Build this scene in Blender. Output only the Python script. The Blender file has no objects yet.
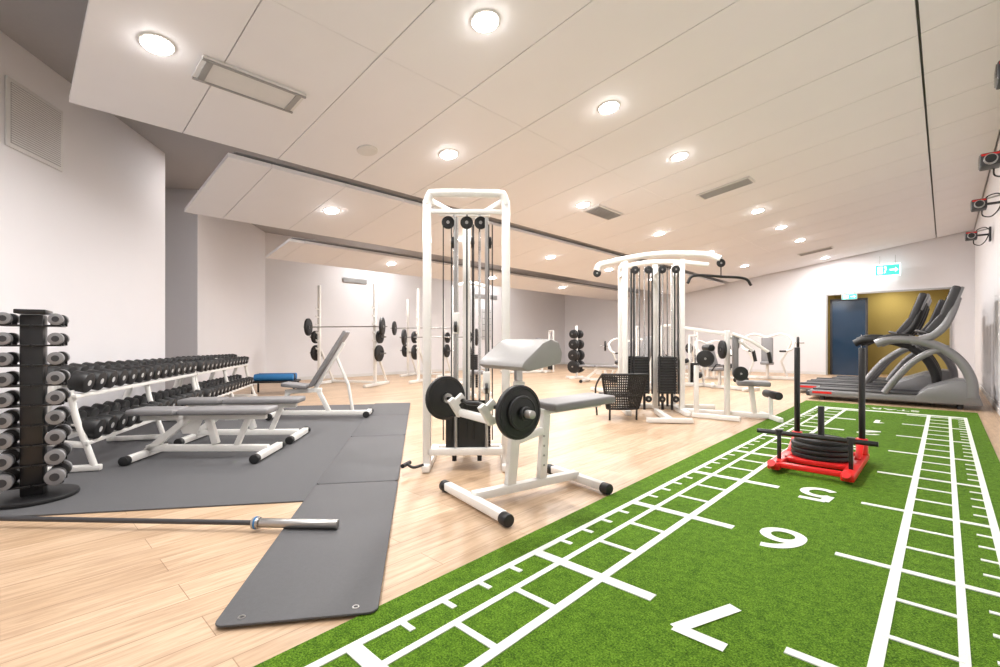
import bpy, bmesh, math, random
from mathutils import Vector, Matrix, Euler
random.seed(3)
# World frame: origin under the tripod, +Y = looking direction, +X = right, metres.
# Room frame: rotated about Z by -43.3 deg (its Y axis runs along the turf track).
TH=math.atan(445/472.0); S=math.sin(TH); C=math.cos(TH)
def room(X,Y): return (C*X+S*Y, -S*X+C*Y)
def toroom(r,d): return (-S*d+C*r, C*d+S*r)

# ------------------------------------------------------------ materials
def new_mat(name,col,rough=.5,metal=0,noise=0,nscale=20,bump=0,bscale=200,spec=None,emit=None,estr=0,coat=0):
    m=bpy.data.materials.new(name); m.use_nodes=True
    nt=m.node_tree; b=nt.nodes['Principled BSDF']
    b.inputs['Base Color'].default_value=(*col,1); b.inputs['Roughness'].default_value=rough
    b.inputs['Metallic'].default_value=metal
    if coat: b.inputs['Coat Weight'].default_value=coat
    if spec is not None: b.inputs['Specular IOR Level'].default_value=spec
    if emit: 
        b.inputs['Emission Color'].default_value=(*emit,1); b.inputs['Emission Strength'].default_value=estr
        m.cycles.emission_sampling='NONE'
    tc=nt.nodes.new('ShaderNodeTexCoord')
    n=nt.nodes.new('ShaderNodeTexNoise'); n.inputs['Scale'].default_value=nscale; n.inputs['Detail'].default_value=2
    nt.links.new(tc.outputs['Object'],n.inputs['Vector'])
    mx=nt.nodes.new('ShaderNodeMix'); mx.data_type='RGBA'
    k=noise if noise else .03
    mx.inputs['A'].default_value=tuple(max(0,v*(1-k)) for v in col)+(1,)
    mx.inputs['B'].default_value=tuple(min(1,v*(1+k)) for v in col)+(1,)
    nt.links.new(n.outputs['Fac'],mx.inputs['Factor']); nt.links.new(mx.outputs['Result'],b.inputs['Base Color'])
    if bump:
        n2=nt.nodes.new('ShaderNodeTexNoise'); n2.inputs['Scale'].default_value=bscale; n2.inputs['Detail'].default_value=2
        nt.links.new(tc.outputs['Object'],n2.inputs['Vector'])
        bp=nt.nodes.new('ShaderNodeBump'); bp.inputs['Strength'].default_value=bump; bp.inputs['Distance'].default_value=.005
        nt.links.new(n2.outputs['Fac'],bp.inputs['Height']); nt.links.new(bp.outputs['Normal'],b.inputs['Normal'])
    return m
WHITE=new_mat('white_powder_coat',(.80,.785,.755),.35)
SILVER=new_mat('silver_plastic',(.23,.23,.24),.35,.3)
PAD=new_mat('grey_vinyl_pad',(.21,.205,.21),.5,bump=.1)
PADL=new_mat('light_grey_vinyl',(.33,.32,.315),.45,bump=.1)
BLACK=new_mat('black_rubber',(.010,.010,.011),.5)
BLACKG=new_mat('black_gloss_metal',(.008,.008,.009),.3)
DGREY=new_mat('dark_grey_plastic',(.035,.035,.04),.5)
CHROME=new_mat('chrome',(.75,.75,.75),.18,1)
STEEL=new_mat('brushed_steel',(.40,.39,.38),.35,1)
HEADG=new_mat('grey_cast_iron',(.24,.24,.25),.4,.3)
RED=new_mat('red_paint',(.70,.012,.012),.35)
BLUE=new_mat('blue_foam',(.02,.17,.42),.6)
LABEL=new_mat('white_label',(.55,.55,.55),.5)
WALL=new_mat('painted_plaster',(.76,.745,.765),.75,noise=.015,nscale=2)
WALL2=new_mat('painted_plaster_shaded',(.56,.55,.57),.75,noise=.015,nscale=2)  # wall plaster darkened for the recess, shade put into the colour
OLIVE=new_mat('olive_paint',(.36,.285,.09),.7)
CEIL=new_mat('ceiling_panel_white',(.80,.79,.81),.7,noise=.015,nscale=3)
CEILD=new_mat('upper_ceiling',(.38,.37,.375),.8)
TRIM=new_mat('trim_white',(.68,.67,.66),.5)
VENT=new_mat('vent_grey',(.36,.355,.35),.4,.3)
MATG=new_mat('rubber_mat_grey',(.085,.085,.090),.75,noise=.15,nscale=90,bump=.25,bscale=400)
MATS=new_mat('exercise_mat_grey',(.080,.080,.085),.65,noise=.1,nscale=60,bump=.2,bscale=500)
GLASS=new_mat('blue_glass_door',(.010,.035,.075),.12)
LAMP=new_mat('lamp_diffuser',(1,1,1),.5,emit=(1,.98,.95),estr=40)
GREENE=new_mat('exit_sign_green',(.05,.5,.4),.4,emit=(.06,.55,.5),estr=1.0)
SIGNW=new_mat('exit_sign_white',(.9,.9,.9),.4,emit=(.75,1,1),estr=2)
LINE=new_mat('turf_line_white',(.80,.83,.78),.9,noise=.15,nscale=250,bump=.6,bscale=400)
SCREEN=new_mat('console_screen',(.01,.012,.015),.15)

def turf_mat():
    m=bpy.data.materials.new('artificial_turf'); m.use_nodes=True; nt=m.node_tree; b=nt.nodes['Principled BSDF']
    b.inputs['Roughness'].default_value=.9; b.inputs['Specular IOR Level'].default_value=.15
    tc=nt.nodes.new('ShaderNodeTexCoord')
    n=nt.nodes.new('ShaderNodeTexNoise'); n.inputs['Scale'].default_value=150; n.inputs['Detail'].default_value=3; n.inputs['Roughness'].default_value=.75
    n3=nt.nodes.new('ShaderNodeTexNoise'); n3.inputs['Scale'].default_value=25; n3.inputs['Detail'].default_value=4
    nt.links.new(tc.outputs['Object'],n.inputs['Vector']); nt.links.new(tc.outputs['Object'],n3.inputs['Vector'])
    mx0=nt.nodes.new('ShaderNodeMath'); mx0.operation='MULTIPLY_ADD'; mx0.inputs[1].default_value=.8
    nt.links.new(n.outputs['Fac'],mx0.inputs[0])
    sc=nt.nodes.new('ShaderNodeMath'); sc.operation='MULTIPLY'; sc.inputs[1].default_value=.2
    nt.links.new(n3.outputs['Fac'],sc.inputs[0]); nt.links.new(sc.outputs[0],mx0.inputs[2])
    r=nt.nodes.new('ShaderNodeValToRGB'); e=r.color_ramp.elements
    e[0].position=.36; e[0].color=(.016,.050,.003,1); e[1].position=.66; e[1].color=(.20,.36,.03,1)
    x=e.new(.5); x.color=(.080,.180,.008,1)
    nt.links.new(mx0.outputs[0],r.inputs['Fac']); nt.links.new(r.outputs['Color'],b.inputs['Base Color'])
    bp=nt.nodes.new('ShaderNodeBump'); bp.inputs['Strength'].default_value=.8; bp.inputs['Distance'].default_value=.01
    nt.links.new(n.outputs['Fac'],bp.inputs['Height']); nt.links.new(bp.outputs['Normal'],b.inputs['Normal'])
    return m
TURF=turf_mat()

def wood_mat():
    m=bpy.data.materials.new('oak_plank_floor'); m.use_nodes=True; nt=m.node_tree; b=nt.nodes['Principled BSDF']
    tc=nt.nodes.new('ShaderNodeTexCoord')
    mp=nt.nodes.new('ShaderNodeMapping'); mp.inputs['Rotation'].default_value=(0,0,math.pi/2)
    nt.links.new(tc.outputs['Object'],mp.inputs['Vector'])
    br=nt.nodes.new('ShaderNodeTexBrick'); br.offset=.37; br.offset_frequency=2
    br.inputs['Scale'].default_value=1; br.inputs['Brick Width'].default_value=1.5; br.inputs['Row Height'].default_value=.18
    br.inputs['Mortar Size'].default_value=.0022; br.inputs['Mortar Smooth'].default_value=.4
    br.inputs['Color1'].default_value=(.48,.335,.215,1); br.inputs['Color2'].default_value=(.59,.435,.30,1)
    br.inputs['Mortar'].default_value=(.30,.19,.11,1)
    nt.links.new(mp.outputs['Vector'],br.inputs['Vector'])
    mp2=nt.nodes.new('ShaderNodeMapping'); mp2.inputs['Scale'].default_value=(1.2,14,1)
    nt.links.new(mp.outputs['Vector'],mp2.inputs['Vector'])
    n=nt.nodes.new('ShaderNodeTexNoise'); n.inputs['Scale'].default_value=2.5; n.inputs['Detail'].default_value=6; n.inputs['Roughness'].default_value=.65; n.inputs['Distortion'].default_value=.6
    nt.links.new(mp2.outputs['Vector'],n.inputs['Vector'])
    r=nt.nodes.new('ShaderNodeValToRGB'); r.color_ramp.elements[0].position=.3; r.color_ramp.elements[0].color=(.70,.64,.58,1)
    r.color_ramp.elements[1].position=.62; r.color_ramp.elements[1].color=(1.06,1.05,1.04,1)
    nt.links.new(n.outputs['Fac'],r.inputs['Fac'])
    mx=nt.nodes.new('ShaderNodeMix'); mx.data_type='RGBA'; mx.blend_type='MULTIPLY'; mx.inputs['Factor'].default_value=1
    nt.links.new(br.outputs['Color'],mx.inputs['A']); nt.links.new(r.outputs['Color'],mx.inputs['B'])
    nt.links.new(mx.outputs['Result'],b.inputs['Base Color'])
    b.inputs['Roughness'].default_value=.4
    return m
WOOD=wood_mat()

# ------------------------------------------------------------ mesh builder
class MB:
    def __init__(s): s.bm=bmesh.new(); s.mats=[]
    def mi(s,m):
        if m not in s.mats: s.mats.append(m)
        return s.mats.index(m)
    def _fin(s,verts,mat,bev,seg=2):
        fs=set(); es=set()
        for v in verts:
            for f in v.link_faces: fs.add(f)
            for e in v.link_edges: es.add(e)
        i=s.mi(mat)
        for f in fs: f.material_index=i; f.smooth=True
        if bev>0:
            e2=[e for e in es if len(e.link_faces)==2 and e.calc_face_angle(0)>.6]
            r=bmesh.ops.bevel(s.bm,geom=e2,offset=bev,segments=seg,affect='EDGES',profile=.5,clamp_overlap=True,material=i)
            for f in r['faces']: f.material_index=i; f.smooth=True
    def box(s,c,size,mat,rot=(0,0,0),bev=0,seg=2,mtx=None):
        M=Matrix.Translation(Vector(c))@(mtx if mtx else Euler(rot).to_matrix().to_4x4())@Matrix.Diagonal((*size,1))
        r=bmesh.ops.create_cube(s.bm,size=1,matrix=M)
        s._fin(r['verts'],mat,bev,seg)
    def frame(s,p1,p2):
        p1=Vector(p1);p2=Vector(p2);z=(p2-p1);L=max(z.length,1e-5);z=z/L if z.length>1e-5 else Vector((0,0,1))
        up=Vector((0,0,1)) if abs(z.z)<.95 else Vector((0,1,0))
        x=up.cross(z).normalized(); y=z.cross(x)
        M=Matrix((x,y,z)).transposed().to_4x4()
        return p1,p2,L,M
    def beam(s,p1,p2,w,h,mat,bev=.008):
        p1,p2,L,M=s.frame(p1,p2)
        s.box((p1+p2)/2,(w,h,L),mat,bev=bev,mtx=M)
    def cyl(s,p1,p2,r,mat,r2=None,seg=20,bev=0):
        p1,p2,L,M=s.frame(p1,p2)
        M=Matrix.Translation((p1+p2)/2)@M
        q=bmesh.ops.create_cone(s.bm,cap_ends=True,segments=seg,radius1=r,radius2=r if r2 is None else r2,depth=L,matrix=M)
        s._fin(q['verts'],mat,bev)
    def tube(s,pts,r,mat,seg=12,closed=False,flat=1.0):
        pts=[Vector(p) for p in pts]; n=len(pts); rings=[]; prev=None
        for i,p in enumerate(pts):
            if closed: t=(pts[(i+1)%n]-pts[i-1]).normalized()
            else: t=((pts[min(i+1,n-1)]-pts[max(i-1,0)])).normalized()
            if prev is None:
                a=Vector((0,0,1)) if abs(t.z)<.9 else Vector((0,1,0)); u=a.cross(t).normalized()
            else:
                u=(prev-t*prev.dot(t)).normalized()
            prev=u; w=t.cross(u)
            rings.append([s.bm.verts.new(p+u*r*flat*math.cos(2*math.pi*k/seg)+w*r*math.sin(2*math.pi*k/seg)) for k in range(seg)])
        i=s.mi(mat); rng=range(n) if closed else range(n-1)
        for a in rng:
            A=rings[a];B=rings[(a+1)%n]
            for k in range(seg):
                f=s.bm.faces.new((A[k],A[(k+1)%seg],B[(k+1)%seg],B[k])); f.material_index=i; f.smooth=True
        if not closed:
            for R,rev in((rings[0],True),(rings[-1],False)):
                f=s.bm.faces.new(R[::-1] if rev else R); f.material_index=i; f.smooth=True
    def poly(s,pts,thick,mat,axis=Vector((0,0,1)),bev=0):
        vs=[s.bm.verts.new(Vector(p)) for p in pts]; f=s.bm.faces.new(vs)
        r=bmesh.ops.extrude_face_region(s.bm,geom=[f]); nv=[g for g in r['geom'] if isinstance(g,bmesh.types.BMVert)]
        bmesh.ops.translate(s.bm,vec=axis*thick,verts=nv)
        s._fin(vs+nv,mat,bev)
    def ribbon(s,pts,w,z,mat):
        n=len(pts); P=[Vector(p) for p in pts]; L=[];R=[]
        for i in range(n):
            t=(P[min(i+1,n-1)]-P[max(i-1,0)]).normalized(); nn=Vector((-t.y,t.x)); k=1
            if 0<i<n-1:
                a=(P[i]-P[i-1]).normalized(); cc=abs(nn.dot(Vector((-a.y,a.x)))); k=1/max(cc,.35)
            L.append(s.bm.verts.new((*(P[i]+nn*w/2*k),z))); R.append(s.bm.verts.new((*(P[i]-nn*w/2*k),z)))
        mi=s.mi(mat)
        for i in range(n-1):
            f=s.bm.faces.new((R[i],R[i+1],L[i+1],L[i])); f.material_index=mi
    def obj(s,name,loc=(0,0,0),rz=0,parent=None,recalc=True):
        if recalc: bmesh.ops.recalc_face_normals(s.bm,faces=s.bm.faces)
        me=bpy.data.meshes.new(name); s.bm.to_mesh(me); s.bm.free()
        for m in s.mats: me.materials.append(m)
        me.set_sharp_from_angle(angle=math.radians(38))
        o=bpy.data.objects.new(name,me); bpy.context.collection.objects.link(o)
        o.location=loc; o.rotation_euler=(0,0,rz)
        if parent: o.parent=parent
        return o
def inst(o,name,loc,rz,sc=1):
    n=bpy.data.objects.new(name,o.data); bpy.context.collection.objects.link(n); n.location=loc; n.rotation_euler=(0,0,rz); n.scale=(sc,sc,sc); return n
def smooth_path(pts,n=6):
    pts=[Vector(p) for p in pts]; out=[]
    P=[pts[0]*2-pts[1]]+pts+[pts[-1]*2-pts[-2]]
    for i in range(1,len(P)-2):
        for k in range(n):
            t=k/n;a,b,c,d=P[i-1],P[i],P[i+1],P[i+2]
            out.append(.5*((2*b)+(-a+c)*t+(2*a-5*b+4*c-d)*t*t+(-a+3*b-3*c+d)*t**3))
    out.append(pts[-1]); return out

# ------------------------------------------------------------ room shell
b=MB(); b.box((-6.5,7.5,-.05),(17,26,.1),WOOD); b.obj('floor',rz=-TH)
def wall(name,p,q,mat=WALL,h=4.8,t=.15,z0=0,base=True,ext=0):
    p=Vector((*p,0));q=Vector((*q,0)); u=(q-p).normalized(); nrm=Vector((-u.y,u.x,0))
    p=p-u*ext; q=q+u*ext
    b=MB(); ang=math.atan2(u.y,u.x)
    c=(p+q)/2+nrm*t/2
    b.box((0,0,(z0+h)/2),((q-p).length,t,h-z0),mat)
    o=b.obj(name,loc=c,rz=ang)
    if base:
        b=MB(); b.box((0,0,.045),((q-p).length,.015,.09),TRIM); b.obj('baseboard_'+name[5:],loc=(p+q)/2-nrm*.0085,rz=ang)
    return o
w=[(-3.54,-2.0),(-5.18,7.3),(-6.6,7.6),(-6.7,8.9),(-5.8,9.05),(-6.27,12.6),room(-13.2,18.5)]
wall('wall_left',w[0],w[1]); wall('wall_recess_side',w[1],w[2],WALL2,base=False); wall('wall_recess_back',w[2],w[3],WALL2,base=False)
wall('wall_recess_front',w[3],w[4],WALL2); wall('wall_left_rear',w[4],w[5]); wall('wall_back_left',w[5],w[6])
wall('wall_far',room(-13.2,18.5),room(-2.8,18.5)); wall('wall_far_lintel',room(-2.8,18.5),room(.12,18.5),z0=2.6,base=False)
wall('wall_far_end',room(.12,18.5),room(.6,18.5))
wall('wall_right',room(.6,18.5),room(.6,-3.88)); 
p0=toroom(*w[0]); wall('wall_behind',room(.6,-3.88),room(p0[0],-3.88),base=False)
wall('wall_alcove_back',room(-3.0,20.0),room(.4,20.0),OLIVE,h=2.9,base=False)
wall('wall_alcove_left',room(-2.8,18.65),room(-2.8,20.0),OLIVE,h=2.9,base=False)
wall('wall_alcove_right',room(.12,20.0),room(.12,18.65),OLIVE,h=2.9,base=False)
b=MB(); b.box((-1.34,19.3,2.85),(3.3,1.4,.08),CEIL); b.obj('ceiling_alcove',rz=-TH)
b=MB(); b.box((0,0,1.2),(.9,.03,2.4),GLASS)
for x in(-.46,.46): b.box((x,0,1.22),(.06,.07,2.44),DGREY,bev=.005)
b.box((0,0,2.43),(.98,.07,.06),DGREY); b.cyl((.33,-.05,.9),(.33,-.05,1.3),.012,CHROME)
b.obj('door_1',loc=(*room(-2.25,18.7),0),rz=-TH)
b=MB()
for X in(-2.8,.12): b.box((X,18.49,1.3),(.05,.06,2.6),VENT)
b.box((-1.34,18.49,2.6),(2.96,.06,.05),VENT); b.obj('trim_1',rz=-TH)
b=MB()
for y in(-.5,.5): b.box((0,y,1.1),(.05,.07,2.2),TRIM,bev=.005)
b.box((0,0,2.2),(.05,1.07,.07),TRIM,bev=.005); b.box((.005,0,1.08),(.03,.93,2.16),TRIM); b.cyl((-.03,-.38,1.0),(-.03,-.26,1.0),.012,CHROME)
b.obj('door_2',loc=(*room(.57,6.5),0),rz=-TH)

# upper ceiling
b=MB()
b.box((-8.3,7.4,4.05),(11.8,23.6,.1),CEILD)
b.poly([(-2.4,-4,4.0),(.75,-4,4.62),(.75,18.7,4.62),(-2.4,18.7,4.0)],.1,CEILD)
b.obj('ceiling_upper',rz=-TH)
def sail(name,X0,X1,z0,z1,Y0,Y1,splits,first,step=.96,gap=.008,th=.05):
    b=MB(); ys=[Y0]; y=first
    while y<Y1-.05:
        if y>Y0+.05: ys.append(y)
        y+=step
    ys.append(Y1); xs=[X0]+list(splits)+[X1]
    zf=lambda X:z0+(z1-z0)*(X-X0)/(X1-X0)
    for i in range(len(xs)-1):
        ga=.012 if (i>0 and xs[i]>-1) else .0015; gb=.012 if xs[i+1]>-1 else .0015
        xa=xs[i]+(ga if i>0 else 0); xb=xs[i+1]-(gb if i<len(xs)-2 else 0)
        for j in range(len(ys)-1):
            ya=ys[j]+(gap/2 if j else 0); yb=ys[j+1]-(gap/2 if j<len(ys)-2 else 0)
            b.poly([(xa,ya,zf(xa)),(xa,yb,zf(xa)),(xb,yb,zf(xb)),(xb,ya,zf(xb))],th,CEIL)
    b.box(((X0+X1)/2,(Y0+Y1)/2,zf((X0+X1)/2)+.09),(abs(X1-X0)*.98,(Y1-Y0)*.99,.015),CEILD,rot=(0,-math.atan((z1-z0)/(X1-X0)),0))
    return b.obj(name,rz=-TH)
zA=lambda X:4.09+.146*X
sail('ceiling_panel_main',-5.74,.58,zA(-5.74),zA(.58),.43,18.45,[-3.55,-.18],1.3,gap=.009)
sail('ceiling_panel_middle',-7.77,-5.92,2.91,3.19,1.78,18.4,[],2.26)
sail('ceiling_panel_rear',-10.5,-9.3,2.86,3.05,3.88,18.4,[],4.18)

# downlights (recessed ring with an opal lens that stands slightly proud and spills on the ceiling)
def downlight(X,Y,z,slope=.146,P=40,r=.104):
    a=-math.atan(slope)
    b=MB(); b.cyl((0,0,-.012),(0,0,.03),r+.016,WHITE,seg=32,bev=.004); b.cyl((0,0,-.020),(0,0,-.011),r,LAMP,seg=32,bev=.004)
    o=b.obj('ceiling_downlight'); x,y=room(X,Y); o.location=(x,y,z)
    R=Matrix.Rotation(-TH,4,'Z')@Matrix.Rotation(a,4,'Y'); o.rotation_euler=R.to_euler()
    l=bpy.data.lights.new('lamp','AREA'); l.shape='DISK'; l.size=r*1.8; l.energy=P; l.color=(1,.98,.965)
    lo=bpy.data.objects.new('lamp',l); bpy.context.collection.objects.link(lo); lo.parent=o; lo.location=(0,0,-.03)
    l=bpy.data.lights.new('lens_spill','POINT'); l.shadow_soft_size=.03; l.energy=P*.022; l.color=(1,.98,.965)
    lo=bpy.data.objects.new('lens_spill',l); bpy.context.collection.objects.link(lo); lo.parent=o; lo.location=(0,0,-.075)
PW=55
for Y in(.75,2.70,4.63,6.54,10.35,12.2,14.1,17.6): downlight(-2.71,Y,zA(-2.71),P=PW)
for Y in(.85,3.84,6.84,9.79,12.8,15.8): downlight(-4.5,Y,zA(-4.5),P=PW)
for Y in(3.43,6.1,8.85,11.5,14.2): downlight(-6.72,Y,3.2+.146*(-6.72+5.92)-.01,P=PW)
for Y in(6.5,10,13.5): downlight(-9.74,Y,4.52-.158*9.74,P=PW*1.15)
downlight(-2.0,-1.5,4.0,0,P=PW); downlight(-11.9,8,4.0,0,P=PW*1.5); downlight(-11.9,13,4.0,0,P=PW*1.5); downlight(-8.5,2.8,4.0,0,P=26)  # out of view; first one added behind the camera to even the light
x,y=room(-1.3,19.3); l=bpy.data.lights.new('alcove_area_light','AREA'); l.size=.4; l.energy=22; l.color=(1,.90,.68); lo=bpy.data.objects.new('alcove_area_light',l); lo.location=(x,y,2.79); bpy.context.collection.objects.link(lo)  # warm area light under the alcove ceiling, no fixture modelled

def grille(X,Y,z,lx,ly,slope=.146,name='ceiling_vent',n=7):
    b=MB(); b.box((0,0,-.01),(lx,ly,.02),TRIM,bev=.003)
    b.box((0,0,-.021),(lx-.06,ly-.06,.004),TRIM if n==2 else VENT)
    for i in range(n):
        t=-.5+(i+.5)/n
        if lx>ly: b.box((0,t*(ly-.08),-.028),(lx-.08,.012,.014),VENT,rot=(.5,0,0))
        elif n==2: b.box((0,t*(ly*1.72),-.026),(lx-.07,.05,.012),VENT)
        else: b.box((t*(lx-.08),0,-.028),(.012,ly-.08,.014),VENT,rot=(0,.5,0))
    if n==2:
        for sx in(-1,1): b.box((sx*(lx/2-.02),0,-.024),(.02,ly,.02),VENT)
    o=b.obj(name); x,yy=room(X,Y); o.location=(x,yy,z-.002)
    o.rotation_euler=(Matrix.Rotation(-TH,4,'Z')@Matrix.Rotation(-math.atan(slope),4,'Y')).to_euler()
    return o
grille(-4.58,1.57,zA(-4.58),.34,.86,n=2); grille(-2.71,8.44,zA(-2.71),.85,.34); grille(-4.5,7.5,zA(-4.5),.34,.85); grille(-2.71,16.1,zA(-2.71),.85,.34)
b=MB(); b.cyl((0,0,-.015),(0,0,.02),.12,TRIM,seg=32,bev=.004); b.cyl((0,0,-.018),(0,0,-.014),.10,TRIM,seg=32)
o=b.obj('ceiling_speaker'); o.location=(*room(-4.98,2.99),zA(-4.98)); o.rotation_euler=(Matrix.Rotation(-TH,4,'Z')@Matrix.Rotation(-math.atan(.146),4,'Y')).to_euler()
u=(Vector(w[1])-Vector(w[0])).normalized(); angw=math.atan2(u.y,u.x)
b=MB(); b.box((0,0,0),(.72,.02,.66),TRIM,bev=.004); b.box((0,-.012,0),(.64,.006,.58),VENT)
for i in range(26): b.box((0,-.016,-.275+.022*i),(.64,.006,.012),TRIM)
b.obj('wall_vent',loc=(-3.893-.176*4.81+.012,4.81,3.28),rz=angw)
def onback(Y,z,sx,sz,name,mat):
    b=MB(); b.box((0,0,0),(.02,sx,sz),mat,bev=.003)
    for i in range(5): b.box((.013,0,-sz/2+sz*(i+.5)/5),(.01,sx*.92,.012),VENT if mat!=LABEL else DGREY)
    b.obj(name,loc=(*room(-13.18,Y),z),rz=-TH)
onback(7.5,2.95,.8,.14,'wall_vent',VENT); onback(13.2,2.85,1.2,.16,'wall_vent',VENT)
onback(13.2,1.75,.5,1.2,'exercise_poster',LABEL)

# ------------------------------------------------------------ turf
b=MB(); b.poly([(-1.66,-1,0),(.36,-1,0),(.36,10.2,0),(-1.86,10.2,0)],.008,TURF); turf=b.obj('turf_track',rz=-TH)
b=MB(); zt=.0095
def ln(X0,X1,Y0,Y1,dz=0): b.box(((X0+X1)/2,(Y0+Y1)/2,zt+dz),(abs(X1-X0),abs(Y1-Y0),.004),LINE)
Ys,Ye=-.9,9.4
for X,wd in((-1.54,.035),(-1.38,.03),(-1.15,.04),(-.17,.04),(.05,.03),(.21,.035)): ln(X-wd/2,X+wd/2,Ys,Ye)
ln(-1.54,.21,9.3,9.4,.001)
k=-1
while .862+1.04*k<9.2:
    Y=.862+1.04*k
    ln(-1.54,-.90,Y-.03,Y+.03,.001); ln(-.41,.21,Y-.02,Y+.02,.001)
    for q in(1,2):
        yy=Y+.347*q
        if yy<9.3: ln(-1.38,-1.15,yy-.015,yy+.015,.001); ln(-.17,.05,yy-.013,yy+.013,.001)
    for q in range(1,5):
        yy=Y+.208*q
        if yy<9.3: ln(-1.54,-1.46,yy-.013,yy+.013,.0006); ln(.13,.21,yy-.011,yy+.011,.0006)
    k+=1
b.obj('lane_lines',parent=turf)
def arc(cx,cy,rx,ry,a0,a1,n=14):
    return [(cx+rx*math.cos(math.radians(a0+(a1-a0)*i/n)),cy+ry*math.sin(math.radians(a0+(a1-a0)*i/n))) for i in range(n+1)]
DIG={'7':[[(-.3,.46),(.3,.46)],[(.27,.49),(-.12,-.5)]],
'6':[arc(.22,-.18,.50,.64,92,178,10),arc(0,-.2,.28,.27,0,360,28)],
'5':[[(.28,.46),(-.22,.46)],[(-.2,.49),(-.24,.02)],[(-.25,.03)]+arc(-.02,-.16,.30,.32,120,-140,18)],
'4':[[(.1,-.5),(.1,.5)],[(.12,.48),(-.32,-.2)],[(-.34,-.22),(.32,-.22)]],
'3':[arc(-.02,.24,.26,.24,150,-80,14),arc(-.02,-.22,.30,.26,80,-150,14)],
'2':[arc(0,.22,.27,.26,170,-30,12)+[(-.28,-.44)],[(-.32,-.45),(.32,-.45)]],
'1':[[(.03,-.5),(.03,.5)],[(.03,.47),(-.2,.28)]],
'8':[arc(0,.24,.23,.22,0,360,24),arc(0,-.23,.28,.25,0,360,24)]}
for i in range(8):
    b=MB()
    for j,st in enumerate(DIG[str(8-i)]): b.ribbon([(x*.31,y*.31) for x,y in st],.056,.0006*j,LINE)
    for f in b.bm.faces:
        f.normal_update()
        if f.normal.z<0: f.normal_flip()
    o=b.obj('lane_number',parent=turf,recalc=False); o.location=(-.66,.87+1.04*i,.0112); o.rotation_euler=(0,0,math.pi)
cu=bpy.data.curves.new('start_text','FONT'); cu.body='START'; cu.size=.26; cu.align_x='CENTER'; cu.align_y='CENTER'; cu.extrude=.001
o=bpy.data.objects.new('start_text',cu); bpy.context.collection.objects.link(o)
me=bpy.data.meshes.new_from_object(o.evaluated_get(bpy.context.evaluated_depsgraph_get())); bpy.data.objects.remove(o)
me.materials.clear(); me.materials.append(LINE)
o=bpy.data.objects.new('start_text',me); bpy.context.collection.objects.link(o); o.location=(-.66,9.75,.0105); o.rotation_euler=(0,0,math.pi); o.parent=turf

# mats
um=math.radians(9.6)
b=MB(); b.box((0,0,.005),(3.35,5.0,.010),MATG,bev=.002)
b.obj('gym_floor_mat',loc=(-1.25-1.675*math.cos(um)-2.5*math.sin(um),3.24-1.675*math.sin(um)+2.5*math.cos(um),0),rz=um)
def rrect(x0,x1,y0,y1,r,n=5):
    out=[]
    for cx,cy,a0 in((x1-r,y1-r,0),(x0+r,y1-r,90),(x0+r,y0+r,180),(x1-r,y0+r,270)):
        for i in range(n+1):
            a=math.radians(a0+90*i/n); out.append((cx+r*math.cos(a),cy+r*math.sin(a),0))
    return out
def strip(y0,y1,name,z):
    b=MB(); b.poly(rrect(0,.61,y0+.004,y1-.004,.04),.010,MATS,bev=.003)
    for x in(.09,.52):
        if y0==0: b.tube([(x+.012*math.cos(a*math.pi/6),.05+.012*math.sin(a*math.pi/6),.0105) for a in range(12)],.003,STEEL,6,True); b.cyl((x,.05,.008),(x,.05,.0108),.010,BLACK,seg=12)
    b.obj(name,loc=(-1.09,1.78,z),rz=um)
strip(0,1.80,'exercise_mat',.0103); strip(1.805,3.6,'exercise_mat',.0103); strip(3.605,5.1,'exercise_mat',.0103); strip(5.105,6.5,'exercise_mat',.0103)

# ------------------------------------------------------------ plates, barbells, dumbbells
def plate(b,c,axis,R,t,mat=BLACK):
    c=Vector(c);a=Vector(axis).normalized()
    b.cyl(c-a*t/2,c+a*t/2,R,mat,seg=36,bev=min(.008,t*.3))
    b.cyl(c-a*(t/2+.003),c+a*(t/2+.003),R*.30,mat,seg=24)
    x=a.orthogonal().normalized();y=a.cross(x)
    for sgn in(-1,1):
        b.tube([c+a*sgn*t/2+(x*math.cos(k*math.pi/16)+y*math.sin(k*math.pi/16))*R*.88 for k in range(32)],t*.12,mat,6,True)
    b.cyl(c-a*(t/2+.006),c+a*(t/2+.006),R*.14,STEEL,seg=16)
def dumbbell(b,c,ax,R,L,mat,label=None,hmat=STEEL,hl=.13,seg=18,lr=.42):
    c=Vector(c);a=Vector(ax).normalized()
    b.cyl(c-a*(L/2-.01),c+a*(L/2-.01),.015,hmat,seg=10)
    for sg in(-1,1):
        b.cyl(c+a*sg*hl/2,c+a*sg*L/2,R,mat,seg=seg,bev=R*.16)
        if label: b.cyl(c+a*sg*(L/2-.001),c+a*sg*(L/2+.002),R*lr,label,seg=14)
b=MB(); 
b.cyl((-2.3,0,.03),(-.50,0,.03),.0145,DGREY,seg=14); b.cyl((-.50,0,.03),(-.46,0,.03),.034,STEEL,bev=.004); b.cyl((-.46,0,.03),(0,0,.03),.026,STEEL,seg=24,bev=.003)
b.cyl((-.485,0,.03),(-.475,0,.03),.036,BLUE); b.cyl((-2.34,0,.03),(-2.3,0,.03),.034,STEEL); b.cyl((-2.8,0,.03),(-2.34,0,.03),.026,STEEL,seg=24)
b.obj('barbell',loc=(-.93,2.71,.018),rz=math.radians(-2.5))

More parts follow.
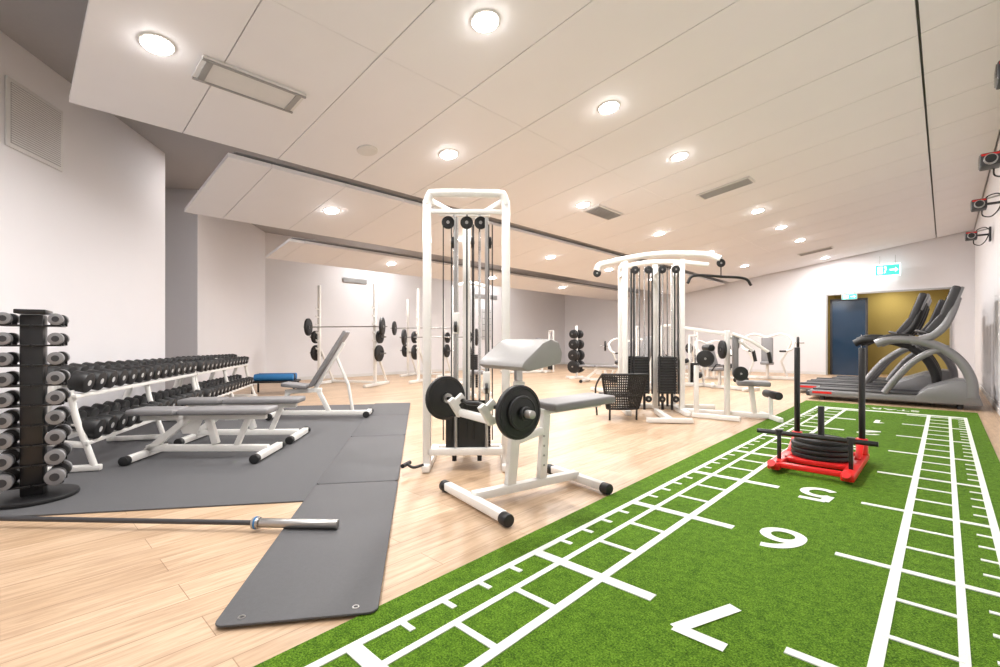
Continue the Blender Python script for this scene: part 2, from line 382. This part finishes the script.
# dumbbell tower
b=MB()
b.cyl((0,0,0),(0,0,.03),.24,BLACK,seg=40,bev=.008)
b.box((0,0,.65),(.12,.14,1.24),BLACKG,bev=.01); b.box((0,0,1.29),(.16,.24,.03),BLACKG,bev=.006)
for i in range(9):
    z=.13+i*.137; R=.054-.0018*i
    for sx in(-1,1):
        b.box((sx*.08,0,z-.03),(.15,.18,.012),BLACKG,bev=.003)
        for sy in(-1,1): b.box((sx*.13,sy*.07,z-.012),(.07,.012,.04),BLACKG)
        dumbbell(b,(sx*.128,0,z+R-.025),(0,1,0),R,.31-.008*i,BLACK,None,STEEL,.12)
        for sy in(-1,1):
            y1=(.31-.008*i)/2
            b.cyl((sx*.128,sy*(y1-.042),z+R-.025),(sx*.128,sy*(y1+.002),z+R-.025),R*1.02,HEADG,seg=24,bev=.005)
            b.cyl((sx*.128,sy*(y1+.001),z+R-.025),(sx*.128,sy*(y1+.004),z+R-.025),R*.5,DGREY,seg=14)
b.obj('dumbbell_tower',loc=(-3.24,3.28,0.010),rz=math.radians(35))

def rack(L,name,loc,rz,R0,R1):
    b=MB()
    for x in(.03,L/2,L-.03):
        b.beam((x,-.08,.03),(x,.5,.03),.05,.05,WHITE,.01)
        b.tube(smooth_path([(x,.46,.04),(x,.40,.25),(x,.30,.55),(x,.24,.80)],5),.03,WHITE,10)
        b.tube(smooth_path([(x,-.03,.04),(x,.02,.2),(x,.10,.45),(x,.14,.68)],5),.025,WHITE,10)
        b.beam((x,.02,.22),(x,.40,.27),.04,.05,WHITE); b.beam((x,.10,.60),(x,.34,.68),.04,.05,WHITE)
    for (y0,z0,y1,z1) in((.02,.24,.26,.29),(.10,.63,.34,.69)):
        b.beam((0,y0,z0),(L,y0,z0),.035,.035,WHITE,.006); b.beam((0,y1,z1),(L,y1,z1),.035,.035,WHITE,.006)
    ro=b.obj(name,loc=loc,rz=rz)
    b=MB(); 
    for (yc,zc) in((.14,.285),(.22,.68)):
        n=int(L/.185)
        for i in range(n):
            x=.11+i*(L-.2)/(n-1)
            f=i/(n-1); R=R0+(R1-R0)*f; Lh=.36-.05*f
            a=Vector((0,.24,.055)).normalized()
            dumbbell(b,(x,yc,zc+R+.005),a,R,Lh,BLACK,LABEL,CHROME,.12,lr=.28)
    b.obj('dumbbells',parent=ro)
ar=math.radians(90+14.8); dr=Vector((math.cos(ar),math.sin(ar),0))
s0=Vector((-3.42,3.92,.010))
rack(2.72,'dumbbell_rack',s0,ar,.088,.078); rack(2.72,'dumbbell_rack',s0+dr*2.76,ar,.078,.066)

def flat_bench(name,loc,rz):
    b=MB()
    b.box((-.40,0,.435),(.42,.28,.055),PAD,bev=.018,seg=3); b.box((.24,0,.435),(.80,.28,.055),PAD,bev=.018,seg=3)
    b.beam((-.55,0,.375),(.58,0,.375),.06,.05,WHITE)
    b.beam((-.12,0,.37),(-.50,0,.06),.06,.06,WHITE); b.beam((.05,0,.37),(.12,0,.12),.06,.06,WHITE)
    b.beam((-.50,-.27,.045),(-.50,.27,.045),.06,.06,WHITE); b.beam((.60,-.27,.045),(.60,.27,.045),.06,.06,WHITE)
    b.beam((-.5,0,.09),(.6,0,.075),.06,.06,WHITE); b.beam((.42,0,.37),(.30,0,.08),.05,.05,WHITE)
    b.poly([(-.25,-.006,.37),(.0,-.006,.37),(-.05,-.006,.22),(-.18,-.006,.22)],.012,WHITE,axis=Vector((0,1,0)))
    for x in(-.5,.6):
        for y in(-.29,.29): b.cyl((x,y-.03,.042),(x,y+.03,.042),.042,BLACK,bev=.006)
    return b.obj(name,loc=loc,rz=rz)
fb=flat_bench('flat_bench',(-2.80,4.45,.010),math.radians(4)); inst(fb,'flat_bench',(-2.85,5.22,.010),math.radians(6))
b=MB()
b.box((-.30,0,.45),(.34,.30,.055),PAD,rot=(0,.12,0),bev=.018,seg=3)
p=Vector((-.08,0,.44));q=Vector((.40,0,1.22)); b.beam(p,q,.28,.055,PAD,.018)
b.beam((-.05,0,.38),(.36,0,1.05),.05,.05,WHITE); b.beam((-.45,0,.36),(.05,0,.38),.06,.06,WHITE)
b.beam((-.40,0,.36),(-.55,0,.07),.06,.06,WHITE); b.beam((-.58,0,.06),(.70,0,.05),.07,.06,WHITE); b.beam((.0,0,.38),(.15,0,.07),.06,.06,WHITE)
b.tube([(.25,0,.86),(.42,0,.45),(.48,0,.08)],.022,WHITE)
b.beam((-.58,-.25,.05),(-.58,.25,.05),.06,.06,WHITE); b.beam((.70,-.16,.05),(.70,.16,.05),.06,.06,WHITE)
for x,y0 in((-.58,.27),(.70,.18)):
    for sg in(-1,1): b.cyl((x,sg*y0-.025,.045),(x,sg*y0+.025,.045),.045,BLACK,bev=.006)
b.obj('incline_bench',loc=(-2.60,6.75,.021),rz=math.radians(6))

# ------------------------------------------------------------ weight stack helper
def wstack(b,x,y,z0,n,w=.30,d=.13,ph=.042,top=2.2,rods=.09):
    for i in range(n): b.box((x,y,z0+ph*(i+.5)),(w,d,ph-.004),BLACK,bev=.003,seg=1)
    for sg in(-1,1):
        b.cyl((x+sg*rods,y,.06),(x+sg*rods,y,top),.011,CHROME,seg=12)
        b.cyl((x+sg*rods,y,.05),(x+sg*rods,y,z0),.02,BLACK,seg=12)
    b.cyl((x,y,z0+ph*n),(x,y,top-.02),.006,BLACK,seg=8)
def pulley(b,c,axis,R=.055,mat=BLACK):
    c=Vector(c);a=Vector(axis).normalized()
    b.cyl(c-a*.012,c+a*.012,R,mat,seg=24,bev=.004); b.cyl(c-a*.018,c+a*.018,.014,STEEL,seg=12)
# cable machine
b=MB(); W2=.335
for sx in(-1,1):
    b.beam((sx*W2,0,.03),(sx*W2,0,2.30),.07,.06,WHITE,.015)
    b.beam((sx*W2,-.10,.035),(sx*W2,.75,.035),.07,.06,WHITE,.012)
    b.beam((sx*W2,.0,2.30),(sx*W2*.25,.55,2.30),.05,.05,WHITE)
b.tube(smooth_path([(-W2,0,2.26),(-W2+.02,0,2.33),(-W2+.08,0,2.355),(W2-.08,0,2.355),(W2-.02,0,2.33),(W2,0,2.26)],5),.036,WHITE,12)
b.beam((-W2,0,.16),(W2,0,.16),.06,.06,WHITE)
b.beam((-.02,.55,.03),(-.02,.55,2.33),.07,.07,WHITE,.012); b.beam((-W2,.7,.035),(W2,.7,.035),.06,.06,WHITE)
b.beam((-.25,.28,2.26),(.2,.28,2.26),.06,.06,WHITE); b.beam((-.3,0,2.2),(.3,0,2.2),.04,.04,WHITE)
wstack(b,.00,.12,.14,13,w=.34,d=.14,ph=.032,top=2.25,rods=.11)
wstack(b,.04,.40,.12,13,w=.34,d=.14,ph=.032,top=2.25,rods=.14)
for x in(-.16,.0,.12): pulley(b,(x,.05,2.12),(0,1,0)); 
for x in(-.12,.05,.2): pulley(b,(x,.06,1.95),(1,0,0),.05)
for x in(-.20,-.13,.19,.22,.0,.06): b.cyl((x,.03,.25),(x,.03,2.1),.005,BLACK,seg=8)
b.cyl((-.09,-.02,.2),(-.09,-.02,2.15),.014,STEEL,seg=12); b.cyl((.17,-.02,.2),(.17,-.02,2.15),.014,STEEL,seg=12)
b.box((-.09,-.02,1.25),(.06,.06,.18),WHITE,bev=.006); pulley(b,(-.09,-.06,1.22),(1,0,0),.045)
b.box((.17,-.02,.75),(.06,.06,.18),WHITE,bev=.006); pulley(b,(.17,-.06,.70),(1,0,0),.045)
b.tube(smooth_path([(-W2-.02,-.08,.07),(-W2-.10,-.12,.06),(-W2-.16,-.1,.09)],5),.012,BLACK); b.cyl((-W2-.18,-.16,.08),(-W2-.14,-.04,.08),.018,BLACK)
b.box((.0,.05,.36),(.36,.01,.46),BLACKG)
b.obj('cable_machine',loc=(-.285,4.02,0),rz=math.radians(2))

# ------------------------------------------------------------ preacher curl bench
b=MB()
def foot(x,hl):
    b.beam((x,-hl,.05),(x,hl,.05),.065,.06,WHITE,.014)
    for sg in(-1,1):
        b.cyl((x,sg*(hl-.01),.042),(x,sg*(hl+.06),.042),.040,BLACK,bev=.008)
foot(0,.36); foot(.93,.28)
b.beam((0,0,.075),(.93,0,.075),.07,.06,WHITE,.012)
b.beam((.30,0,.08),(.38,0,.82),.08,.05,WHITE,.012)
b.beam((.38,0,.60),(.37,0,.95),.05,.04,STEEL,.006)
b.beam((.35,0,.52),(.02,0,.60),.05,.05,WHITE,.01)
b.beam((.02,-.22,.60),(.02,.22,.60),.05,.05,WHITE,.01)
for sg in(-1,1):
    b.beam((.02,sg*.20,.58),(-.06,sg*.20,.70),.04,.05,WHITE,.008); b.beam((-.04,sg*.20,.655),(.04,sg*.2,.72),.03,.05,WHITE,.006)
prof=[(.20,.93),(.22,.965),(.38,1.09),(.45,1.115),(.52,1.095),(.55,1.02),(.54,.95),(.49,.94),(.26,.90)]
b.poly([(x,-.27,z) for x,z in prof],.54,PADL,axis=Vector((0,1,0)),bev=.016)
b.box((.90,0,.635),(.62,.30,.06),PAD,rot=(0,-.04,0),bev=.02,seg=3)
b.beam((.58,0,.585),(1.17,0,.60),.06,.04,WHITE); b.beam((.58,0,.08),(.62,0,.59),.07,.05,WHITE,.012)
b.beam((.36,0,.40),(.60,0,.45),.05,.05,WHITE,.01)
for z in(.2,.27,.34,.41): b.cyl((.585,-.03,z),(.585,.03,z),.008,STEEL,seg=8)
pr=b.obj('preacher_curl_bench',loc=(-.18,3.12,0),rz=math.radians(34))
b=MB()
b.tube(smooth_path([(0,-.40,0),(0,-.26,0),(.02,-.20,0),(-.015,-.10,0),(.02,0,0),(-.015,.10,0),(.02,.20,0),(0,.26,0),(0,.40,0)],5),.014,BLACKG,10)
for sg in(-1,1):
    b.cyl((0,sg*.40,0),(0,sg*.56,0),.024,STEEL,seg=18,bev=.003)
    b.cyl((0,sg*.39,0),(0,sg*.41,0),.036,STEEL)
    plate(b,(0,sg*.43,0),(0,1,0),.160,.035); plate(b,(0,sg*.462,0),(0,1,0),.10,.026)
    b.cyl((0,sg*.485,0),(0,sg*.51,0),.04,BLACK,bev=.006)
b.obj('curl_barbell',loc=Vector((-.145,3.10,.685)),rz=math.radians(36))

# ------------------------------------------------------------ multi gym
b=MB()
for x in(-.44,.40):
    b.beam((x,0,.03),(x,0,2.34),.08,.07,WHITE,.015); b.beam((x,-.35,.04),(x,.55,.04),.08,.07,WHITE,.012)
    b.beam((x,.5,.03),(x,.5,2.28),.07,.07,WHITE,.012); b.beam((x,0,2.3),(x,.5,2.3),.06,.06,WHITE)
b.beam((.06,.25,.03),(.06,.25,2.3),.08,.08,WHITE,.012)
b.beam((-.44,.5,.04),(1.05,.5,.04),.07,.07,WHITE)
b.tube(smooth_path([(-.88,-.05,2.18),(-.84,-.04,2.26),(-.7,-.02,2.30),(-.44,0,2.36),(0,0,2.42),(.45,0,2.42),(.75,-.1,2.38),(.90,-.2,2.30)],6),.048,WHITE,12)
b.tube(smooth_path([(-.44,.5,2.3),(0,.5,2.38),(.45,.4,2.36),(.9,.35,2.30)],6),.04,WHITE,12)
for x in(-.44,.06,.40): b.beam((x,-.02,2.16),(x,.5,2.16),.05,.06,WHITE)
for x,y in((-.22,.02),(.19,.02),(-.22,.42),(.22,.42)): wstack(b,x,y,.30,14,w=.25,d=.16,ph=.040,top=2.25,rods=.07)
for x in(-.36,-.32,-.10,-.05,.06,.28,.33): b.cyl((x,-.06,.3),(x,-.06,2.2),.013,BLACK,seg=8)
for x in(-.3,-.1,.1,.3): pulley(b,(x,-.05,2.18),(0,1,0),.06); pulley(b,(x,-.05,.22),(0,1,0),.05)
pulley(b,(-.87,-.05,2.14),(0,1,0),.06); pulley(b,(.90,-.2,2.24),(0,1,0),.06)
b.cyl((.90,-.2,2.2),(.90,-.2,2.02),.008,BLACK,seg=8)
b.tube(smooth_path([(.40,-.30,1.94),(.50,-.28,2.05),(.92,-.2,2.04),(1.26,-.12,2.02),(1.36,-.10,1.92)],6),.02,BLACK,10)
b.beam((.95,-.3,.03),(.95,-.3,1.25),.07,.07,WHITE,.012); b.beam((.40,0,.05),(1.5,-.45,.05),.07,.07,WHITE,.012); b.beam((.95,-.3,1.2),(.42,.0,1.3),.05,.05,WHITE)
b.box((1.05,-.33,.90),(.07,.30,.62),PAD,rot=(0,0,-.3),bev=.025,seg=3); b.box((1.28,-.36,.50),(.42,.30,.07),PAD,rot=(0,0,-.3),bev=.022,seg=3)
b.beam((1.3,-.37,.05),(1.25,-.36,.47),.06,.06,WHITE)
b.tube(smooth_path([(.95,-.5,1.2),(1.15,-.62,1.1),(1.35,-.68,.95)],5),.022,WHITE); b.tube(smooth_path([(.95,-.1,1.2),(1.2,-.05,1.1),(1.4,-.08,.95)],5),.022,WHITE)
for y,x in((-.68,1.35),(-.08,1.4)): b.cyl((x,y,.95),(x+.03,y,.80),.024,BLACK)
b.cyl((1.5,-.65,.35),(1.5,-.25,.35),.055,BLACK,bev=.01); b.cyl((.72,-.35,1.0),(.72,-.05,1.0),.05,BLACK,bev=.01)
b.beam((1.48,-.45,.06),(1.48,-.45,.36),.05,.05,WHITE); b.beam((1.48,-.75,.04),(1.48,-.15,.04),.06,.06,WHITE)
plate(b,(.82,-.48,.98),(1,0,0),.13,.04); plate(b,(1.02,-.6,.65),(0,1,0),.10,.04); plate(b,(.60,-.45,.85),(.3,1,0),.12,.04)
b.beam((.0,-.1,.05),(.0,-.9,.05),.07,.07,WHITE); b.beam((-.3,-.9,.04),(.3,-.9,.04),.07,.06,WHITE); b.beam((.45,-.35,.04),(.98,-.7,.04),.06,.06,WHITE); b.beam((.5,-.37,.04),(.5,-.37,.75),.06,.06,WHITE)
b.obj('multi_gym_station',loc=(2.36,7.2,0),rz=math.radians(-6))
# mesh chair: low sling seat with a broad perforated back
b=MB()
def bk(u_,v_):
    wv=.22+.10*v_; return (u_*wv,-.20-.10*v_+.06*u_*u_,.16+.48*v_)
for j in range(15): b.tube([bk(-1+2*i/10,j/14) for i in range(11)],.0095,BLACK,6)
for i in range(21): b.tube([bk(-1+2*i/20,j/8) for j in range(9)],.0095,BLACK,6)
b.tube([bk(-1+2*i/10,1) for i in range(11)],.018,BLACK,8); b.tube([bk(-1+2*i/10,0) for i in range(11)],.016,BLACK,8)
for sx in(-1,1):
    b.tube([bk(sx,j/8) for j in range(9)],.018,BLACK,8)
    b.tube(smooth_path([bk(sx,1),(sx*.31,.05,.50),(sx*.27,.28,.34),(sx*.24,.30,0)],5),.014,BLACK,8)
    b.tube([(sx*.19,-.18,.30),(sx*.19,-.16,0)],.014,BLACK,8)
b.box((0,.04,.33),(.46,.46,.03),BLACK,bev=.012)
b.obj('mesh_chair',loc=(1.70,6.72,0),rz=math.radians(4))

# ------------------------------------------------------------ squat rack etc
def squat(name,loc,rz,W,barz,H=2.5):
    b=MB()
    for sx in(-1,1):
        b.beam((sx*W/2,0,.02),(sx*W/2,0,H),.07,.07,WHITE,.012); b.beam((sx*W/2,-.5,.04),(sx*W/2,.7,.04),.07,.07,WHITE); b.beam((sx*W/2,.05,.9),(sx*W/2,.6,.06),.05,.05,WHITE)
        for i in range(6): b.tube([(sx*W/2,-.03,.9+.2*i),(sx*W/2,-.12,.9+.2*i),(sx*W/2,-.13,.94+.2*i)],.012,WHITE,8)
        b.cyl((sx*(W/2+.03),.02,.8),(sx*(W/2+.28),.02,.8),.02,STEEL); plate(b,(sx*(W/2+.1),.02,.8),(1,0,0),.20,.06)
        b.cyl((sx*(W/2+.03),.02,1.2),(sx*(W/2+.28),.02,1.2),.02,STEEL); plate(b,(sx*(W/2+.12),.02,1.2),(1,0,0),.16,.06)
        plate(b,(sx*1.02*max(1,W/1.6),-.1,barz),(1,.25,0),.22,.05)
    b.beam((-W/2,.5,.05),(W/2,.5,.05),.06,.06,WHITE)
    b.cyl((-1.15*max(1,W/1.6),-.1,barz),(1.15*max(1,W/1.6),-.1,barz),.014,STEEL)
    return b.obj(name,loc=loc,rz=rz)
squat('squat_rack',(-3.8,11.7,0),math.radians(-14),1.55,1.45)
squat('smith_machine',(-1.55,12.4,0),math.radians(-16),1.3,1.2)
squat('squat_rack',(-2.3,14.6,0),math.radians(-16),1.2,1.5,2.4)
b=MB()
for x in(-.35,.35): b.beam((x,0,.03),(x,0,2.2),.08,.08,WHITE,.012); b.beam((x,-.3,.04),(x,.7,.04),.08,.08,WHITE)
b.tube(smooth_path([(-.35,0,2.2),(0,0,2.28),(.35,0,2.2)],5),.04,WHITE); wstack(b,0,.05,.15,16,top=2.2)
b.box((0,-.55,.5),(.4,.35,.07),PAD,bev=.02); b.beam((0,-.5,.05),(0,-.5,.47),.07,.07,WHITE); b.beam((0,-.7,.05),(0,0,.05),.07,.07,WHITE)
lp=b.obj('lat_pulldown_machine',loc=(-.6,9.6,0),rz=math.radians(10))
b=MB()
b.beam((-.6,0,.05),(.8,0,.05),.08,.08,WHITE)
for x in(-.6,.8): b.beam((x,-.35,.05),(x,.35,.05),.07,.07,WHITE)
b.box((-.1,0,.52),(.45,.38,.09),PAD,rot=(0,-.1,0),bev=.03,seg=3); b.box((-.38,0,.88),(.10,.36,.66),PAD,rot=(0,-.3,0),bev=.03,seg=3)
b.beam((-.1,0,.06),(-.1,0,.48),.07,.07,WHITE); b.tube(smooth_path([(-.6,0,.08),(-.62,0,.6),(-.48,0,.95)],5),.035,WHITE)
b.tube(smooth_path([(.1,.22,.5),(.35,.25,.55),(.50,.22,.3)],5),.03,WHITE); b.cyl((.52,-.25,.28),(.52,.25,.28),.06,BLACK,bev=.01); b.cyl((.22,-.25,.62),(.22,.25,.62),.055,BLACK,bev=.01)
for sx in(-1,1): b.beam((-.95,sx*.17,.03),(-.95,sx*.17,1.45),.05,.05,WHITE)
b.beam((-.95,-.17,1.45),(-.95,.17,1.45),.05,.05,WHITE); b.beam((-.95,0,.05),(-.6,0,.05),.06,.06,WHITE)
for i in range(14): b.box((-.95,0,.12+.04*i),(.14,.26,.036),BLACK)
for sx in(-1,1): b.cyl((-.95,sx*.07,.6),(-.95,sx*.07,1.42),.01,CHROME,seg=8); b.tube([(-.15,sx*.27,.48),(.0,sx*.29,.66),(.12,sx*.29,.66)],.018,BLACK)
le=b.obj('leg_extension_machine',loc=(2.9,10.4,0),rz=math.radians(200))
inst(le,'leg_extension_machine',(4.35,11.6,0),math.radians(-25)); inst(le,'leg_extension_machine',(5.3,15.2,0),math.radians(170)); inst(le,'leg_extension_machine',(.9,16.2,0),math.radians(200)); inst(le,'leg_extension_machine',(5.15,10.9,0),math.radians(-60),.85)
b=MB(); b.beam((0,0,.03),(0,0,1.55),.06,.06,WHITE); b.beam((-.35,0,.03),(.35,0,.03),.07,.06,WHITE); b.beam((0,-.35,.03),(0,.35,.03),.07,.06,WHITE)
for i,z in enumerate((.35,.68,1.0,1.3)):
    for sx in(-1,1): b.cyl((sx*.03,0,z),(sx*.25,0,z),.02,STEEL); plate(b,(sx*.12,0,z),(1,0,.0),.19-.02*i,.05); plate(b,(sx*.19,0,z),(1,0,0),.18-.02*i,.05)
b.obj('plate_tree',loc=(2.25,13.9,0),rz=math.radians(50))
inst(fb,'flat_bench',(2.7,12.4,0),math.radians(-30))
def chest(name,loc,rz):
    b=MB()
    b.beam((-.7,0,.05),(.7,0,.05),.08,.08,WHITE); 
    for x in(-.7,.7): b.beam((x,-.4,.05),(x,.4,.05),.07,.07,WHITE)
    b.beam((.0,.0,.05),(.0,.0,1.15),.08,.08,WHITE)
    b.box((0,-.1,.85),(.3,.08,.7),PAD,rot=(-.15,0,0),bev=.025,seg=3); b.box((0,-.35,.48),(.34,.40,.08),PAD,bev=.025,seg=3); b.beam((0,-.3,.06),(0,-.3,.45),.06,.06,WHITE)
    for sx in(-1,1):
        b.tube(smooth_path([(0,.1,1.20),(sx*.35,.05,1.30),(sx*.62,-.1,1.15),(sx*.6,-.4,.9),(sx*.45,-.55,.82)],6),.032,WHITE,10)
        b.cyl((sx*.45,-.55,.82),(sx*.3,-.6,.82),.025,BLACK); b.tube([(sx*.65,.0,1.15),(sx*.35,.25,.5),(sx*.5,.35,.08)],.03,WHITE)
        b.cyl((sx*.62,.0,1.05),(sx*.9,.0,1.05),.022,STEEL); plate(b,(sx*.75,0,1.05),(1,0,0),.17,.05)
    return b.obj(name,loc=loc,rz=rz)
cp=chest('chest_press_machine',(7.7,13.6,0),math.radians(-30)); inst(cp,'chest_press_machine',(6.0,13.6,0),math.radians(15),.85); inst(cp,'chest_press_machine',(3.9,14.4,0),math.radians(-10),.9)
b=MB(); b.box((0,0,.25),(.9,.5,.04),BLACK,bev=.01)
for x in(-.4,.4):
    for y in(-.2,.2): b.cyl((x,y,0),(x,y,.24),.02,BLACK,seg=10)
for i in range(3): b.cyl((-.38,-.14+.15*i,.34),(.38,-.14+.15*i,.34),.07,BLUE if i!=1 else BLACK,seg=20,bev=.01)
b.obj('exercise_mat_stand',loc=(-4.75,10.0,0),rz=.2)

# ------------------------------------------------------------ sled
b=MB()
for sx in(-1,1):
    b.beam((sx*.25,-.48,.05),(sx*.25,.50,.05),.09,.06,RED,.012); b.tube([(sx*.25,-.48,.05),(sx*.25,-.54,.09)],.03,RED)
    b.cyl((sx*.25,.40,.05),(sx*.25,.40,.22),.045,RED,seg=20,bev=.004); b.cyl((sx*.25,.40,.20),(sx*.25,.40,1.03),.025,BLACKG,seg=20,bev=.005)
    b.beam((sx*.25,.40,.22),(sx*.25,.12,.08),.05,.012,RED,.002)
b.beam((-.25,.40,.06),(.25,.40,.06),.08,.05,RED); b.beam((-.25,-.15,.06),(.25,-.15,.06),.08,.04,RED); b.beam((-.25,-.42,.06),(.25,-.42,.06),.06,.04,RED); b.box((0,.08,.065),(.44,.40,.02),RED)
b.cyl((0,.05,.06),(0,.05,.52),.025,BLACKG,seg=20,bev=.004)
for i,R in enumerate((.225,.225,.225,.20)): plate(b,(0,.05,.10+.042*i),(0,0,1),R,.038)
b.cyl((-.42,-.28,.30),(.42,-.28,.30),.02,BLACKG); 
for sx in(-1,1): b.beam((sx*.25,-.28,.06),(sx*.25,-.28,.30),.03,.03,BLACKG); b.cyl((sx*.25,-.28,.28),(sx*.25,-.28,.33),.03,BLACK)
b.obj('weight_sled',loc=(2.78,4.10,.009),rz=-TH)

# ------------------------------------------------------------ treadmills
def treadmill(name,X,Y,rail=SILVER):
    b=MB()
    b.box((-.15,0,.13),(2.0,.86,.12),SILVER,bev=.03,seg=3); b.box((-.2,0,.195),(1.75,.55,.012),BLACK)
    for sy in(-1,1): b.box((-.2,sy*.35,.205),(1.8,.13,.03),DGREY,bev=.01)
    b.box((-1.16,0,.11),(.10,.80,.09),DGREY,bev=.02)
    prof=[(.36,.18),(.50,.32),(.86,.47),(1.06,.44),(1.16,.08),(.36,.08)]
    b.poly([(x,-.44,z) for x,z in prof],.88,SILVER,axis=Vector((0,1,0)),bev=.02)
    for sy in(-1,1):
        y=sy*.42
        b.tube(smooth_path([(1.04,y,.20),(1.02,y,.50),(.88,y,.80),(.62,y,1.02),(.30,y,1.12),(.0,y,1.12),(-.16,y,1.05)],7),.070,rail,14)
        b.tube(smooth_path([(.30,y,1.08),(.52,y,1.16),(.70,y,1.34),(.80,sy*.40,1.58),(.86,sy*.34,1.80)],6),.062,rail,12)
        b.tube(smooth_path([(-.05,y,.20),(.10,y,.45),(.30,y,.72),(.55,y,.92),(.78,y,.98)],6),.05,SILVER,12)
        b.tube(smooth_path([(.28,y,1.185),(.05,y,1.19),(-.12,y,1.13)],4),.038,BLACK,10)
    # console: lower shelf + screen housing facing the runner, edge visible from the side
    b.box((.62,0,1.36),(.15,.92,.34),DGREY,rot=(0,.6,0),bev=.03,seg=3); b.box((.78,0,1.72),(.12,.92,.56),DGREY,rot=(0,.32,0),bev=.04,seg=3); b.box((.716,0,1.72),(.02,.60,.42),SCREEN,rot=(0,.32,0)); b.box((.85,0,1.73),(.05,.88,.50),SILVER,rot=(0,.32,0),bev=.015)
    b.tube(smooth_path([(.55,-.3,1.22),(.38,-.1,1.27),(.38,.1,1.27),(.55,.3,1.22)],5),.026,BLACK)
    b.box((-.95,-.432,.14),(.30,.006,.04),RED)
    for x in(-.95,.9):
        for y in(-.35,.35): b.cyl((x,y,0),(x,y,.08),.04,BLACK)
    b.obj(name,loc=(*room(X,Y),0),rz=-TH)
treadmill('treadmill',-.72,10.95); treadmill('treadmill',-1.15,12.1,BLACK); treadmill('treadmill',-1.15,13.2,BLACK); treadmill('treadmill',-.9,14.3)

# wall mounted projectors
def unit(Y):
    b=MB(); b.box((.18,0,0),(.03,.14,.24),DGREY,bev=.005); b.beam((.18,0,0),(-.04,0,0),.04,.03,DGREY); b.beam((.17,0,.10),(-.04,0,.06),.02,.02,STEEL,.002)
    b.box((-.05,0,0),(.15,.20,.13),DGREY,bev=.012); b.box((-.05,-.101,.045),(.13,.006,.018),RED)
    b.cyl((-.05,-.10,-.01),(-.05,-.14,-.01),.052,STEEL,seg=24,bev=.004); b.cyl((-.05,-.14,-.01),(-.05,-.144,-.01),.042,BLACK,seg=24)
    for i in range(5): b.box((-.127,0,-.045+.022*i),(.012,.17,.008),STEEL)
    b.tube(smooth_path([(-.02,.07,-.06),(-.01,.10,-.13),(.06,.02,-.17),(.12,-.04,-.12),(.16,-.02,-.02)],6),.008,BLACK)
    b.tube(smooth_path([(.0,.05,.06),(.04,.07,.12),(.12,.02,.13),(.17,-.02,.08)],6),.008,BLACK)
    b.obj('wall_mounted_projector',loc=(*room(.385,Y),2.94),rz=-TH)
for Y in(4.75,6.95,9.1,11.7): unit(Y)

# exit signs
def exitsign(X,Y,z,wd,ht,lit):
    b=MB(); b.box((0,0,0),(wd,.04,ht),SIGNW if lit else TRIM,bev=.006); b.box((0,-.023,0),(wd*.92,.006,ht*.85),GREENE)
    m=SIGNW; y=-.028
    b.box((wd*.2,y,0),(wd*.22,.004,ht*.12),m); b.poly([(wd*.30,y,ht*.2),(wd*.42,y,0),(wd*.30,y,-ht*.2)],.004,m,axis=Vector((0,-1,0)))
    b.box((-wd*.28,y,0),(wd*.2,.004,ht*.6),m); b.cyl((-wd*.08,y,ht*.22),(-wd*.08,y-.004,ht*.22),ht*.08,m); b.box((-wd*.08,y,-.02),(wd*.05,.004,ht*.4),m,rot=(0,.3,0))
    b.cyl((-wd*.3,0,ht/2),(-wd*.3,0,ht/2+.25),.006,STEEL,seg=8); b.cyl((wd*.3,0,ht/2),(wd*.3,0,ht/2+.25),.006,STEEL,seg=8)
    b.obj('exit_sign',loc=(*room(X,Y),z),rz=-TH)
exitsign(-1.25,18.2,3.22,.60,.36,True); exitsign(-2.2,18.45,2.5,.40,.18,False)

# camera
cam=bpy.data.cameras.new('camera'); cam.sensor_width=36; cam.lens=16.99; cam.shift_y=.0075; cam.clip_start=.05
co=bpy.data.objects.new('camera',cam); bpy.context.collection.objects.link(co); co.location=(0,0,1.1); co.rotation_euler=(math.pi/2,0,0)
bpy.context.scene.camera=co
wd=bpy.data.worlds.new('world'); wd.use_nodes=True; wd.node_tree.nodes['Background'].inputs[0].default_value=(.5,.5,.5,1); wd.node_tree.nodes['Background'].inputs[1].default_value=0
bpy.context.scene.world=wd
vs=bpy.context.scene.view_settings
vs.view_transform='Standard'; vs.look='None'
